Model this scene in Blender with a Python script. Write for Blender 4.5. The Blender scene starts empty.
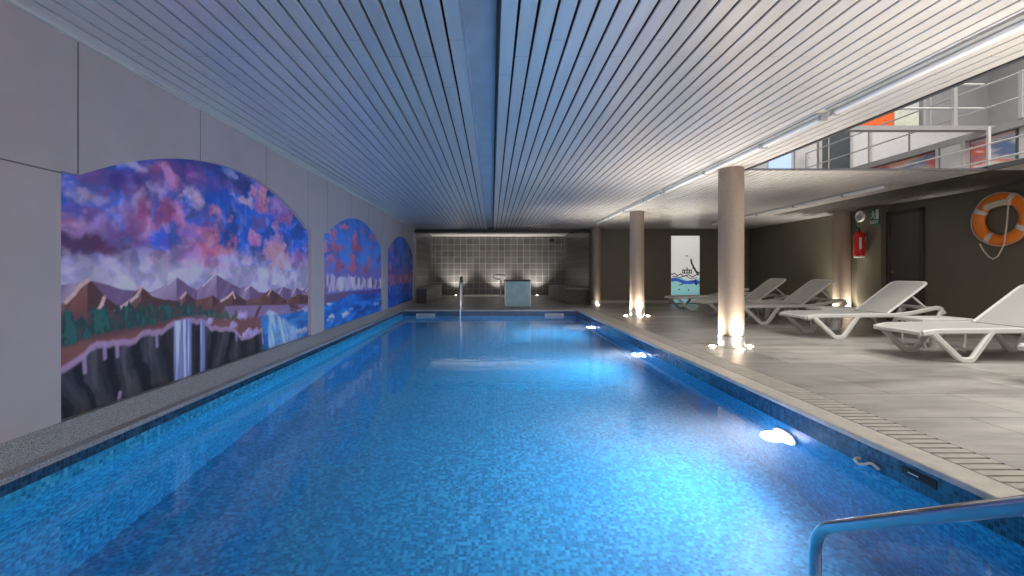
import bpy, bmesh, math, random
import numpy as np
from mathutils import Vector, Matrix
random.seed(7); rng = np.random.default_rng(7)
SC = bpy.context.scene
COL = SC.collection
PI = math.pi

# ------------------------------------------------------------------ helpers
class MB:
    def __init__(s): s.bm = bmesh.new()
    def box(s, x0, x1, y0, y1, z0, z1, bev=0.0):
        b = bmesh.new(); bmesh.ops.create_cube(b, size=1)
        for v in b.verts:
            v.co = Vector(((x0+x1)/2+v.co.x*(x1-x0), (y0+y1)/2+v.co.y*(y1-y0), (z0+z1)/2+v.co.z*(z1-z0)))
        if bev: bmesh.ops.bevel(b, geom=b.edges[:], offset=bev, segments=2, affect='EDGES', profile=.5)
        s.merge(b); return s
    def merge(s, b, M=None):
        if M: b.transform(M)
        me = bpy.data.meshes.new('t'); b.to_mesh(me); b.free(); s.bm.from_mesh(me); bpy.data.meshes.remove(me)
    def cyl(s, x, y, z0, z1, r, n=32, r2=None, M=None):
        b = bmesh.new(); bmesh.ops.create_cone(b, cap_ends=True, segments=n, radius1=r, radius2=r if r2 is None else r2, depth=z1-z0)
        b.transform(Matrix.Translation((x, y, (z0+z1)/2)))
        s.merge(b, M); return s
    def lathe(s, prof, n=32, M=None):
        b = bmesh.new(); rings = []
        for r, z in prof:
            if r < 1e-6: rings.append([b.verts.new((0, 0, z))])
            else: rings.append([b.verts.new((r*math.cos(2*PI*k/n), r*math.sin(2*PI*k/n), z)) for k in range(n)])
        for a, c in zip(rings, rings[1:]):
            for k in range(n):
                k2 = (k+1) % n
                if len(a) == 1 and len(c) == 1: continue
                if len(a) == 1: b.faces.new((a[0], c[k2], c[k]))
                elif len(c) == 1: b.faces.new((a[k], a[k2], c[0]))
                else: b.faces.new((a[k], a[k2], c[k2], c[k]))
        bmesh.ops.recalc_face_normals(b, faces=b.faces[:])
        s.merge(b, M); return s
    def sweep(s, pts, prof, up=(0, 0, 1), closed=False, cap=True):
        """profile of (side, up) offsets carried along a path"""
        pts = [Vector(p) for p in pts]; n = len(pts); b = bmesh.new(); rings = []
        up = Vector(up)
        for i, p in enumerate(pts):
            if closed: t = (pts[(i+1) % n]-pts[i-1])
            else: t = pts[min(i+1, n-1)]-pts[max(i-1, 0)]
            t.normalize()
            a0 = (pts[i]-pts[i-1]).normalized() if (i > 0 or closed) else t
            side = t.cross(up)
            if side.length < 1e-4: side = t.cross(Vector((1, 0, 0)))
            side.normalize(); u = side.cross(t).normalized()
            k = 1/max(.45, abs(a0.dot(t)))
            rings.append([b.verts.new(p+side*q[0]+u*q[1]*(k if k < 2 else 1)) for q in prof])
        m = len(prof)
        for i in range(n if closed else n-1):
            A, B = rings[i], rings[(i+1) % n]
            for k in range(m):
                b.faces.new((A[k], A[(k+1) % m], B[(k+1) % m], B[k]))
        if cap and not closed:
            b.faces.new(rings[0][::-1]); b.faces.new(rings[-1])
        bmesh.ops.recalc_face_normals(b, faces=b.faces[:])
        s.merge(b); return s
    def tube(s, pts, r, n=10, up=(0, 0, 1), closed=False):
        return s.sweep(pts, [(r*math.cos(2*PI*k/n), r*math.sin(2*PI*k/n)) for k in range(n)], up, closed)
    def poly(s, pts, d=None):
        """closed outline; d = extrusion vector"""
        b = bmesh.new(); vs = [b.verts.new(p) for p in pts]; f = b.faces.new(vs)
        if d is not None:
            r = bmesh.ops.extrude_face_region(b, geom=[f])
            bmesh.ops.translate(b, vec=Vector(d), verts=[v for v in r['geom'] if isinstance(v, bmesh.types.BMVert)])
            bmesh.ops.recalc_face_normals(b, faces=b.faces[:])
        s.merge(b); return s
    def build(s, name, mat, parent=None, smooth=False, loc=None):
        me = bpy.data.meshes.new(name)
        if smooth:
            for f in s.bm.faces: f.smooth = True
        s.bm.to_mesh(me); s.bm.free()
        if smooth: me.set_sharp_from_angle(angle=math.radians(40))
        me.materials.append(mat)
        o = bpy.data.objects.new(name, me); COL.objects.link(o)
        if parent: o.parent = parent
        if loc: o.location = loc
        return o

def rounded(pts, r, seg=5):
    """round the inner corners of a polyline"""
    pts = [Vector(p) for p in pts]; out = [pts[0]]
    for a, p, c in zip(pts, pts[1:], pts[2:]):
        d1 = (a-p); d2 = (c-p); q = min(r, d1.length*.49, d2.length*.49)
        A = p+d1.normalized()*q; B = p+d2.normalized()*q
        for k in range(seg+1):
            t = k/seg; out.append((1-t)**2*A+2*t*(1-t)*p+t*t*B)
    out.append(pts[-1]); return out
def rr(w, h, b):
    w /= 2; h /= 2
    return [(-w+b, -h), (w-b, -h), (w, -h+b), (w, h-b), (w-b, h), (-w+b, h), (-w, h-b), (-w, -h+b)]
def tag(o, label, cat, group=None, kind=None):
    o['label'] = label; o['category'] = cat
    if group: o['group'] = group
    if kind: o['kind'] = kind
    return o
def struct(o, label=None, cat=None):
    o['kind'] = 'structure'
    if label: o['label'] = label
    if cat: o['category'] = cat
    return o
def empty(name, loc=(0, 0, 0), rz=0):
    o = bpy.data.objects.new(name, None); COL.objects.link(o); o.location = loc; o.rotation_euler = (0, 0, rz); o.empty_display_size = .1
    return o
def copy_tree(o, parent=None):
    c = o.copy(); COL.objects.link(c)
    if parent: c.parent = parent
    for ch in list(o.children): copy_tree(ch, c)
    return c

# ------------------------------------------------------------------ materials
def nmat(name):
    m = bpy.data.materials.new(name); m.use_nodes = True
    nt = m.node_tree; p = nt.nodes['Principled BSDF']; return m, nt, p
def N(nt, t, **kw):
    n = nt.nodes.new(t)
    for k, v in kw.items(): setattr(n, k, v)
    return n
def coords(nt, scale=(1, 1, 1)):
    g = N(nt, 'ShaderNodeNewGeometry'); mp = N(nt, 'ShaderNodeMapping'); mp.inputs['Scale'].default_value = scale
    nt.links.new(g.outputs['Position'], mp.inputs['Vector']); return mp.outputs['Vector']
def plain(name, col, rough=.5, metal=0, var=.12, scale=6, bump=0, stretch=(1, 1, 1), bscale=60, obj=False):
    m, nt, p = nmat(name)
    if obj:
        tc = N(nt, 'ShaderNodeTexCoord'); mp = N(nt, 'ShaderNodeMapping'); mp.inputs['Scale'].default_value = stretch
        nt.links.new(tc.outputs['Object'], mp.inputs['Vector']); v = mp.outputs['Vector']
    else: v = coords(nt, stretch)
    n = N(nt, 'ShaderNodeTexNoise'); n.inputs['Scale'].default_value = scale; n.inputs['Detail'].default_value = 6
    nt.links.new(v, n.inputs['Vector'])
    r = N(nt, 'ShaderNodeValToRGB'); c = Vector(col[:3])
    r.color_ramp.elements[0].position = .3; r.color_ramp.elements[1].position = .7
    r.color_ramp.elements[0].color = (*(c*(1-var)), 1); r.color_ramp.elements[1].color = (*[min(1, q*(1+var)) for q in c], 1)
    nt.links.new(n.outputs['Fac'], r.inputs['Fac']); nt.links.new(r.outputs['Color'], p.inputs['Base Color'])
    p.inputs['Roughness'].default_value = rough; p.inputs['Metallic'].default_value = metal
    if bump:
        n2 = N(nt, 'ShaderNodeTexNoise'); n2.inputs['Scale'].default_value = bscale; nt.links.new(v, n2.inputs['Vector'])
        b = N(nt, 'ShaderNodeBump'); b.inputs['Strength'].default_value = bump; b.inputs['Distance'].default_value = .01
        nt.links.new(n2.outputs['Fac'], b.inputs['Height']); nt.links.new(b.outputs['Normal'], p.inputs['Normal'])
    return m
def emis(name, col, st):
    m, nt, p = nmat(name)
    p.inputs['Base Color'].default_value = (*col, 1); p.inputs['Emission Color'].default_value = (*col, 1); p.inputs['Emission Strength'].default_value = st
    return m
def vcol(name, rough=.55, glow=0):
    m, nt, p = nmat(name); a = N(nt, 'ShaderNodeVertexColor'); a.layer_name = 'paint'
    nt.links.new(a.outputs['Color'], p.inputs['Base Color']); p.inputs['Roughness'].default_value = rough
    if glow: nt.links.new(a.outputs['Color'], p.inputs['Emission Color']); p.inputs['Emission Strength'].default_value = glow
    return m

def mosaic(name, size, ca, cb, cc, grout, rough=.2):
    """random little glass tiles: cell id -> white noise -> ramp, grout lines between"""
    m, nt, p = nmat(name); L = nt.links.new
    v = coords(nt, (1/size,)*3)
    off = N(nt, 'ShaderNodeVectorMath', operation='ADD'); off.inputs[1].default_value = (.37, .41, .29); L(v, off.inputs[0])
    fl = N(nt, 'ShaderNodeVectorMath', operation='FLOOR'); L(off.outputs[0], fl.inputs[0])
    wn = N(nt, 'ShaderNodeTexWhiteNoise'); L(fl.outputs[0], wn.inputs['Vector'])
    r = N(nt, 'ShaderNodeValToRGB'); e = r.color_ramp.elements
    e[0].color = (*ca, 1); e[0].position = .05; e[1].color = (*cc, 1); e[1].position = .95
    k = e.new(.5); k.color = (*cb, 1); L(wn.outputs['Value'], r.inputs['Fac'])
    fr = N(nt, 'ShaderNodeVectorMath', operation='FRACTION'); L(off.outputs[0], fr.inputs[0])
    sb = N(nt, 'ShaderNodeVectorMath', operation='SUBTRACT'); sb.inputs[1].default_value = (.5, .5, .5); L(fr.outputs[0], sb.inputs[0])
    ab = N(nt, 'ShaderNodeVectorMath', operation='ABSOLUTE'); L(sb.outputs[0], ab.inputs[0])
    g = N(nt, 'ShaderNodeNewGeometry'); an = N(nt, 'ShaderNodeVectorMath', operation='ABSOLUTE'); L(g.outputs['Normal'], an.inputs[0])
    inv = N(nt, 'ShaderNodeVectorMath', operation='SUBTRACT'); inv.inputs[0].default_value = (1, 1, 1); L(an.outputs[0], inv.inputs[1])
    ml = N(nt, 'ShaderNodeVectorMath', operation='MULTIPLY'); L(ab.outputs[0], ml.inputs[0]); L(inv.outputs[0], ml.inputs[1])
    sx = N(nt, 'ShaderNodeSeparateXYZ'); L(ml.outputs[0], sx.inputs[0])
    m1 = N(nt, 'ShaderNodeMath', operation='MAXIMUM'); L(sx.outputs[0], m1.inputs[0]); L(sx.outputs[1], m1.inputs[1])
    m2 = N(nt, 'ShaderNodeMath', operation='MAXIMUM'); L(m1.outputs[0], m2.inputs[0]); L(sx.outputs[2], m2.inputs[1])
    gt = N(nt, 'ShaderNodeMath', operation='GREATER_THAN'); gt.inputs[1].default_value = .455; L(m2.outputs[0], gt.inputs[0])
    mx = N(nt, 'ShaderNodeMix', data_type='RGBA'); L(gt.outputs[0], mx.inputs['Factor']); L(r.outputs['Color'], mx.inputs['A']); mx.inputs['B'].default_value = (*grout, 1)
    L(mx.outputs['Result'], p.inputs['Base Color']); p.inputs['Roughness'].default_value = rough
    return m

def tiled(name, col, size, grout, var=.2, rough=.4, gw=.02):
    """square wall tiles; grout drawn on the two axes lying in the surface"""
    m, nt, p = nmat(name); L = nt.links.new
    v = coords(nt, tuple(1/q for q in size))
    fl = N(nt, 'ShaderNodeVectorMath', operation='FLOOR'); L(v, fl.inputs[0])
    wn = N(nt, 'ShaderNodeTexWhiteNoise'); L(fl.outputs[0], wn.inputs['Vector'])
    fr = N(nt, 'ShaderNodeVectorMath', operation='FRACTION'); L(v, fr.inputs[0])
    sb = N(nt, 'ShaderNodeVectorMath', operation='SUBTRACT'); sb.inputs[1].default_value = (.5, .5, .5); L(fr.outputs[0], sb.inputs[0])
    ab = N(nt, 'ShaderNodeVectorMath', operation='ABSOLUTE'); L(sb.outputs[0], ab.inputs[0])
    g = N(nt, 'ShaderNodeNewGeometry'); an = N(nt, 'ShaderNodeVectorMath', operation='ABSOLUTE'); L(g.outputs['Normal'], an.inputs[0])
    inv = N(nt, 'ShaderNodeVectorMath', operation='SUBTRACT'); inv.inputs[0].default_value = (1, 1, 1); L(an.outputs[0], inv.inputs[1])
    ml = N(nt, 'ShaderNodeVectorMath', operation='MULTIPLY'); L(ab.outputs[0], ml.inputs[0]); L(inv.outputs[0], ml.inputs[1])
    sx = N(nt, 'ShaderNodeSeparateXYZ'); L(ml.outputs[0], sx.inputs[0])
    m1 = N(nt, 'ShaderNodeMath', operation='MAXIMUM'); L(sx.outputs[0], m1.inputs[0]); L(sx.outputs[1], m1.inputs[1])
    m2 = N(nt, 'ShaderNodeMath', operation='MAXIMUM'); L(m1.outputs[0], m2.inputs[0]); L(sx.outputs[2], m2.inputs[1])
    gt = N(nt, 'ShaderNodeMath', operation='GREATER_THAN'); gt.inputs[1].default_value = .5-gw; L(m2.outputs[0], gt.inputs[0])
    r = N(nt, 'ShaderNodeValToRGB'); c = Vector(col)
    r.color_ramp.elements[0].color = (*(c*(1-var)), 1); r.color_ramp.elements[1].color = (*(c*(1+var)), 1)
    no = N(nt, 'ShaderNodeTexNoise'); no.inputs['Scale'].default_value = 3; g3 = coords(nt); L(g3, no.inputs['Vector'])
    ad = N(nt, 'ShaderNodeMath', operation='MULTIPLY_ADD'); ad.inputs[1].default_value = .5; L(wn.outputs['Value'], ad.inputs[0]); 
    hf = N(nt, 'ShaderNodeMath', operation='MULTIPLY'); hf.inputs[1].default_value = .5; L(no.outputs['Fac'], hf.inputs[0]); L(hf.outputs[0], ad.inputs[2])
    L(ad.outputs[0], r.inputs['Fac'])
    mx = N(nt, 'ShaderNodeMix', data_type='RGBA'); L(gt.outputs[0], mx.inputs['Factor']); L(r.outputs['Color'], mx.inputs['A']); mx.inputs['B'].default_value = (*grout, 1)
    L(mx.outputs['Result'], p.inputs['Base Color']); p.inputs['Roughness'].default_value = rough
    return m

def deck_mat():
    m, nt, p = nmat('deck porcelain'); L = nt.links.new
    v = coords(nt)
    br = N(nt, 'ShaderNodeTexBrick'); br.offset = .37
    br.inputs['Scale'].default_value = 1; br.inputs['Brick Width'].default_value = 1.25; br.inputs['Row Height'].default_value = .62
    br.inputs['Mortar Size'].default_value = .006; br.inputs['Mortar Smooth'].default_value = .3
    br.inputs['Color1'].default_value = (.245, .235, .215, 1); br.inputs['Color2'].default_value = (.40, .385, .35, 1); br.inputs['Mortar'].default_value = (.13, .12, .105, 1)
    L(v, br.inputs['Vector'])
    n = N(nt, 'ShaderNodeTexNoise'); n.inputs['Scale'].default_value = 1; n.inputs['Detail'].default_value = 8; n.inputs['Roughness'].default_value = .65
    L(coords(nt, (.8, 3.2, 1)), n.inputs['Vector'])
    r = N(nt, 'ShaderNodeValToRGB'); r.color_ramp.elements[0].position = .3; r.color_ramp.elements[1].position = .72
    r.color_ramp.elements[0].color = (.5, .51, .52, 1); r.color_ramp.elements[1].color = (1.3, 1.3, 1.3, 1)
    L(n.outputs['Fac'], r.inputs['Fac'])
    mx = N(nt, 'ShaderNodeMix', data_type='RGBA', blend_type='MULTIPLY'); mx.inputs['Factor'].default_value = 1
    L(br.outputs['Color'], mx.inputs['A']); L(r.outputs['Color'], mx.inputs['B']); L(mx.outputs['Result'], p.inputs['Base Color'])
    p.inputs['Roughness'].default_value = .36
    return m
def granite_mat():
    m, nt, p = nmat('speckled granite'); L = nt.links.new
    n = N(nt, 'ShaderNodeTexNoise'); n.inputs['Scale'].default_value = 170; n.inputs['Detail'].default_value = 3; L(coords(nt), n.inputs['Vector'])
    r = N(nt, 'ShaderNodeValToRGB'); r.color_ramp.elements[0].position = .38; r.color_ramp.elements[1].position = .64
    r.color_ramp.elements[0].color = (.19, .19, .20, 1); r.color_ramp.elements[1].color = (.52, .50, .48, 1)
    L(n.outputs['Fac'], r.inputs['Fac']); L(r.outputs['Color'], p.inputs['Base Color']); p.inputs['Roughness'].default_value = .35
    return m
def water_mat():
    m, nt, p = nmat('pool water'); L = nt.links.new
    p.inputs['Base Color'].default_value = (1, 1, 1, 1); p.inputs['Roughness'].default_value = 0.0
    p.inputs['Transmission Weight'].default_value = 1; p.inputs['IOR'].default_value = 1.33
    v = coords(nt)
    n = N(nt, 'ShaderNodeTexNoise'); n.inputs['Scale'].default_value = 3.2; n.inputs['Detail'].default_value = 2; L(v, n.inputs['Vector'])
    n2 = N(nt, 'ShaderNodeTexNoise'); n2.inputs['Scale'].default_value = 17; n2.inputs['Detail'].default_value = 2; L(v, n2.inputs['Vector'])
    a = N(nt, 'ShaderNodeMath', operation='MULTIPLY_ADD'); a.inputs[1].default_value = .16; L(n2.outputs['Fac'], a.inputs[0]); L(n.outputs['Fac'], a.inputs[2])
    b = N(nt, 'ShaderNodeBump'); b.inputs['Strength'].default_value = .24; b.inputs['Distance'].default_value = .010
    L(a.outputs[0], b.inputs['Height']); L(b.outputs['Normal'], p.inputs['Normal'])
    vs_ = N(nt, 'ShaderNodeVolumeScatter'); vs_.inputs['Color'].default_value = (.85, .92, 1, 1); vs_.inputs['Density'].default_value = .13; vs_.inputs['Anisotropy'].default_value = .3
    ab = N(nt, 'ShaderNodeVolumeAbsorption'); ab.inputs['Color'].default_value = (.15, .80, 1, 1); ab.inputs['Density'].default_value = .16
    ad = N(nt, 'ShaderNodeAddShader'); L(vs_.outputs[0], ad.inputs[0]); L(ab.outputs[0], ad.inputs[1])
    L(ad.outputs[0], nt.nodes['Material Output'].inputs['Volume'])
    return m

M = {
 'deck': deck_mat(),
 'granite': granite_mat(),
 'coping': plain('pale stone coping', (.50, .46, .40), .45, var=.12, scale=14, bump=.1),
 'grate': plain('beige grate slats', (.40, .375, .33), .5, var=.1, scale=10),
 'dark': plain('dark void', (.012, .012, .013), .8),
 'wall_l': plain('pale mauve plaster', (.56, .475, .465), .7, var=.05, scale=3, bump=.05),
 'joint': plain('grey joint', (.16, .145, .15), .8),
 'wall_d': plain('dark brown paint', (.145, .130, .093), .5, var=.06, scale=2),
 'slat': plain('satin aluminium slat', (.84, .79, .74), .30, metal=.35, var=.05, scale=1.5, stretch=(12, .6, 1), bump=.12, bscale=14),
 'back': plain('black ceiling void', (.03, .032, .036), .8),
 'duct': plain('blue grey duct paint', (.46, .50, .56), .45, metal=.1, var=.08, scale=5, bump=.1),
 'white_panel': plain('white ceiling sheet', (.85, .84, .82), .5, var=.05),
 'column': plain('taupe column paint', (.29, .225, .17), .55, var=.06, scale=20, stretch=(1, 1, 2)),
 'steel': plain('brushed steel', (.80, .79, .77), .42, metal=.75, var=.06, scale=20),
 'chrome': plain('polished steel tube', (.75, .77, .80), .12, metal=1, var=.02, scale=5),
 'resin': plain('white resin', (.52, .515, .485), .38, var=.04, scale=8),
 'sling': plain('pale grey sling mesh', (.37, .37, .345), .7, var=.05, scale=140, obj=True),
 'tile_back': tiled('grey wall tile', (.135, .13, .125), (.28, .28, .28), (.46, .45, .44), .38, .3, .022),
 'tile_dark': tiled('charcoal tile', (.10, .105, .11), (.28, .28, .28), (.34, .34, .34), .25, .3, .03),
 'bench': plain('grey bench stone', (.36, .35, .33), .5, var=.25, scale=5),
 'bench_f': plain('slate bench front', (.07, .07, .068), .5, var=.2, scale=5),
 'teal': plain('frosted teal glass', (.34, .56, .58), .3, var=.18, scale=4),
 'black': plain('black plastic', (.02, .02, .02), .4),
 'red': plain('red enamel', (.62, .02, .015), .25, var=.05),
 'orange': plain('orange buoy skin', (1.0, .25, .02), .4, var=.07, scale=8),
 'offwhite': plain('off white plastic', (.72, .70, .64), .5, var=.05),
 'rope': plain('cream rope', (.68, .60, .46), .8, var=.15, scale=90),
 'green': plain('sign green', (.015, .16, .09), .4, var=.03),
 'door': plain('dark grey door', (.075, .07, .065), .4, var=.05, scale=3),
 'frame': plain('dark brown door frame', (.05, .042, .036), .4, var=.05),
 'brass': plain('brass', (.7, .55, .3), .3, metal=1),
 'base': plain('cream skirting', (.42, .39, .34), .5, var=.05),
 'up_white': plain('white gallery wall', (.52, .52, .52), .6, var=.04),
 'up_grey': plain('grey gallery panel', (.26, .26, .27), .6, var=.04),
 'up_dark': plain('dark doorway', (.05, .06, .065), .4),
 'up_orange': plain('orange cabinet', (.72, .12, .02), .5, var=.2, scale=12, stretch=(6, 6, .5)),
 'up_cream': plain('cream green panel', (.55, .58, .48), .5),
 'rail': plain('painted grey rail', (.46, .46, .45), .35, metal=.4, var=.04),
 'beam': plain('grey painted edge beam', (.30, .30, .30), .5, var=.05),
 'mosaic': mosaic('blue mosaic', .025, (.003, .20, .46), (.008, .34, .64), (.07, .56, .82), (.07, .44, .70), .45),
 'mosaic_dark': mosaic('deep blue mosaic band', .025, (.003, .03, .08), (.006, .055, .13), (.02, .10, .20), (.06, .10, .14)),
 'water': water_mat(),
 'lamp_floor': emis('warm floor lamp', (1, .86, .66), 45),
 'lamp_pool': emis('pool lamp lens', (.66, .60, 1), 60),
 'tube': emis('dim tube', (.8, .79, .77), .06),
 'skyblue': emis('lit blue window', (.25, .5, 1), 1.2),
 'mural': vcol('painted mural', .5), 'glow_mural': vcol('painted panel with added glow', .4, .45), 'edge': plain('dark edge trim', (.07, .07, .075), .5), 'pool_glow': emis('blue lit glass', (.40, .55, .95), .45),
}

# ------------------------------------------------------------------ room numbers
XL, XR = -2.49, 8.30           # side walls
PX0, PX1, PY0, PY1 = -2.37, 2.25, 0.9, 12.0   # pool
ZC = 2.40; ZW = -.16; PD = -1.35
YB = 14.55                     # end wall / alcove mouth
YA = 20.0                      # alcove back wall
VX0, VX1, VY = 3.46, 6.80, 6.16   # opening in the ceiling
YN = -4.0                      # the room goes on behind the photographer
AX0, AX1 = -2.62, 3.15         # alcove sides

# ------------------------------------------------------------------ floor and pool
b = MB()
b.box(2.68, XR+.1, YN, YB, -.12, 0)
b.box(XL, 2.68, YN, PY0-.2, -.12, 0)
b.box(XL-.15, 2.68, PY1+.22, YB, -.12, 0)
b.box(AX0-.1, AX1+.1, YB, YA+.1, -.12, 0)
struct(b.build('floor', M['deck']))

b = MB()
t = .06
b.box(PX0-t, PX0, PY0-t, PY1+t, PD-t, -.001); b.box(PX1, PX1+t, PY0-t, PY1+t, PD-t, -.035)
b.box(PX0, PX1, PY0-t, PY0, PD-t, -.035); b.box(PX0, PX1, PY1, PY1+t, PD-t, -.035)
b.box(PX0, PX1, PY0, PY1, PD-t, PD)
o = struct(b.build('pool_basin', M['mosaic']), 'swimming pool basin lined with small blue mosaic tiles', 'swimming pool')
b = MB()   # darker waterline band
g = .004
b.box(PX1-g, PX1, PY0, PY1, -.16, -.032); b.box(PX0, PX0+g, PY0, PY1, -.085, -.004); b.box(PX0+g, PX1-g, PY1-g, PY1, -.16, -.032)
b.build('waterline_band', M['mosaic_dark'], o)

b = MB(); b.box(PX0-.02, PX1+.02, PY0-.02, PY1+.02, PD-.02, ZW)
struct(b.build('pool_water', M['water']), 'clear blue water filling the swimming pool', 'water')

b = MB()
b.box(PX1-.012, PX1+.17, PY0-.2, PY1+.22, -.032, .004, .008)
b.box(PX0, PX1-.012, PY1-.012, PY1+.22, -.032, .004, .008)
b.box(PX0, PX1-.012, PY0-.2, PY0+.012, -.032, .004, .008)
struct(b.build('pool_coping', M['coping']), 'pale stone coping around the edge of the pool', 'coping')

b = MB()   # granite kerb under the murals
yy0, yy1 = YN, YB
prof = [(XL-.05, -.1), (XL-.05, .134), (XL+.006, .134), (XL+.085, .016), (PX0+.014, .006), (PX0+.014, -.024), (XL+.07, -.03), (XL+.07, -.1)]
b.poly([(x, yy0, z) for x, z in prof], (0, yy1-yy0, 0))
struct(b.build('granite_kerb', M['granite']), 'speckled grey granite kerb below the painted wall', 'kerb')

b = MB()   # overflow grate: slats across
y = PY0-.15
while y < PY1+.2:
    b.box(2.425, 2.675, y, y+.050, -.03, .002); y += .07
b.box(2.42, 2.68, PY0-.2, PY1+.22, -.06, -.028)
o = tag(b.build('drain_grate', M['grate']), 'long slatted overflow drain grate beside the right edge of the pool', 'drain grate')
b = MB(); b.box(2.416, 2.424, PY0-.2, PY1+.22, -.03, .0035); b.box(2.676, 2.682, PY0-.2, PY1+.22, -.03, .0015)
b.build('grate_rim', M['joint'], o)

# ------------------------------------------------------------------ left wall with arched niches
ZB = .134; Z_SP = 1.59; Z_AP = 2.0; SH = .12; NW = 3.60
starts = [2.60, 6.68, 10.76]
def arch_z(y, y0):
    c = y0+NW/2; a = NW/2-SH; R = (a*a+(Z_AP-Z_SP)**2)/(2*(Z_AP-Z_SP)); d = y-c
    if abs(d) > a: return Z_SP
    return Z_AP-R+math.sqrt(R*R-d*d)
def arch_pts(y0, n=48):
    ys = [y0, y0+SH]+[y0+SH+(NW-2*SH)*k/n for k in range(1, n)]+[y0+NW-SH, y0+NW]
    return [(y, arch_z(y, y0)) for y in ys]
b = MB(); bm = b.bm
ND = .05
def quad(a, c, d, e): bm.faces.new([bm.verts.new(p) for p in (a, c, d, e)])
edges_y = [YN]
cur = YN
for y0 in starts:
    quad((XL, cur, ZB-.02), (XL, cur, ZC+.1), (XL, y0, ZC+.1), (XL, y0, ZB-.02))
    ap = arch_pts(y0)
    for (ya, za), (yb, zb) in zip(ap, ap[1:]):
        quad((XL, ya, za), (XL, ya, ZC+.1), (XL, yb, ZC+.1), (XL, yb, zb))
        quad((XL, ya, za), (XL, yb, zb), (XL-ND, yb, zb), (XL-ND, ya, za))
    for yy in (y0, y0+NW): quad((XL, yy, ZB-.02), (XL, yy, Z_SP), (XL-ND, yy, Z_SP), (XL-ND, yy, ZB-.02))
    cur = y0+NW
quad((XL, cur, ZB-.02), (XL, cur, ZC+.1), (XL, YB, ZC+.1), (XL, YB, ZB-.02))
bmesh.ops.remove_doubles(bm, verts=bm.verts[:], dist=1e-5)
b.box(XL-.2, XL-ND-.004, YN, YB, -.1, ZC+.1)
wl = struct(b.build('wall_left', M['wall_l']))
b = MB()   # thin joints between the wall boards
for yj in (2.706, 3.84, 4.96, 6.09, 6.80, 7.95, 9.08, 10.2, 11.3, 12.4, 13.5):
    zb = Z_SP
    for y0 in starts:
        if y0 <= yj <= y0+NW: zb = arch_z(yj, y0)
    b.box(XL, XL+.0025, yj-(.0035 if yj < 3 else .002), yj+(.0035 if yj < 3 else .002), zb, ZC)
b.box(XL, XL+.0025, YN, 2.6, 1.572, 1.580)
b.build('board_joint', M['joint'], wl)
b = MB(); b.box(XL, XL+.03, YN, YB, ZC-.016, ZC)
struct(b.build('trim_1', M['offwhite']))

# ------------------------------------------------------------------ painted surfaces: colour computed per vertex
def vnoise(x, y, seed):
    r = np.random.default_rng(seed); T = r.random((97, 97))
    xi = np.floor(x).astype(int); yi = np.floor(y).astype(int); fx = x-xi; fy = y-yi
    fx = fx*fx*(3-2*fx); fy = fy*fy*(3-2*fy); a = T[xi % 97, yi % 97]; c = T[(xi+1) % 97, yi % 97]; d = T[xi % 97, (yi+1) % 97]; e = T[(xi+1) % 97, (yi+1) % 97]
    return (a*(1-fx)+c*fx)*(1-fy)+(d*(1-fx)+e*fx)*fy
def fbm(x, y, seed, o=5, g=.5):
    s = 0; a = 1; t = 0
    for k in range(o): s = s+a*vnoise(x*2**k+13.7*k, y*2**k+7.1*k, seed+k); t += a; a *= g
    return s/t
def ss(a, b_, x):
    t_ = np.clip((x-a)/(b_-a), 0, 1); return t_*t_*(3-2*t_)
def mixc(base, col, k):
    k = np.clip(k, 0, 1)[..., None]; return base*(1-k)+np.array(col)*k
def S(*c):  # sRGB 0-255 to linear
    return np.array([((q/255)/12.92 if q/255 <= .04045 else ((q/255+.055)/1.055)**2.4) for q in c])

XM = -XL+.044
def wm(px, py):
    """place on the wall (distance along it, height) of a point noted on a survey picture of the mural"""
    q = (492-px)/XM; return 450/q, 1+(272.5-py)/q
def puffs(C, Y, Z, lst, n1, n2, amp=1.6, sc=1.25, wa=2.2):
    wq = fbm(Y*8, Z*9, 401, 5); wr = fbm(Y*8+9, Z*9+4, 407, 5)
    for (px, py, rx, ry, col) in lst:
        cy, cz = wm(px, py); ry_ = rx*cy/(492-px)*sc; rz = ry*XM/(492-px)*sc
        dy = (Y-cy)/ry_+(wq-.5)*wa; dz = (Z-cz)/rz+(wr-.5)*wa; d = np.sqrt(dy**2+dz**2)
        k = ss(1.25, .35, d+(n1-.5)*amp+(n2-.5)*amp*.7)
        C = mixc(C, S(*col), k*.9)
        hi = ss(.1, .9, -dz*-.6-dy*.5+(n2-.5)*2.2)*k
        C = mixc(C, np.minimum(1, S(*col)*1.7+.06), hi*.45)
        lo = ss(.1, .9, -dz*.7+dy*.3+(n1-.5)*2)*k
        C = mixc(C, S(*col)*.45+np.array([.0, .0, .03]), lo*.40)
    return C
def silh(Y, pts):
    q = sorted(wm(*p) for p in pts); return np.interp(Y, [a for a, _ in q], [c for _, c in q])
def streak(C, Y, Z, pts, w, col, k0=1):
    q = [wm(*p) for p in pts]
    for (a0, z0), (a1, z1) in zip(q, q[1:]):
        dx, dz = a1-a0, z1-z0; t_ = np.clip(((Y-a0)*dx+(Z-z0)*dz)/(dx*dx+dz*dz+1e-9), 0, 1)
        C = mixc(C, S(*col), ss(w, w*.3, np.hypot(Y-a0-t_*dx, Z-z0-t_*dz))*k0)
    return C
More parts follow.
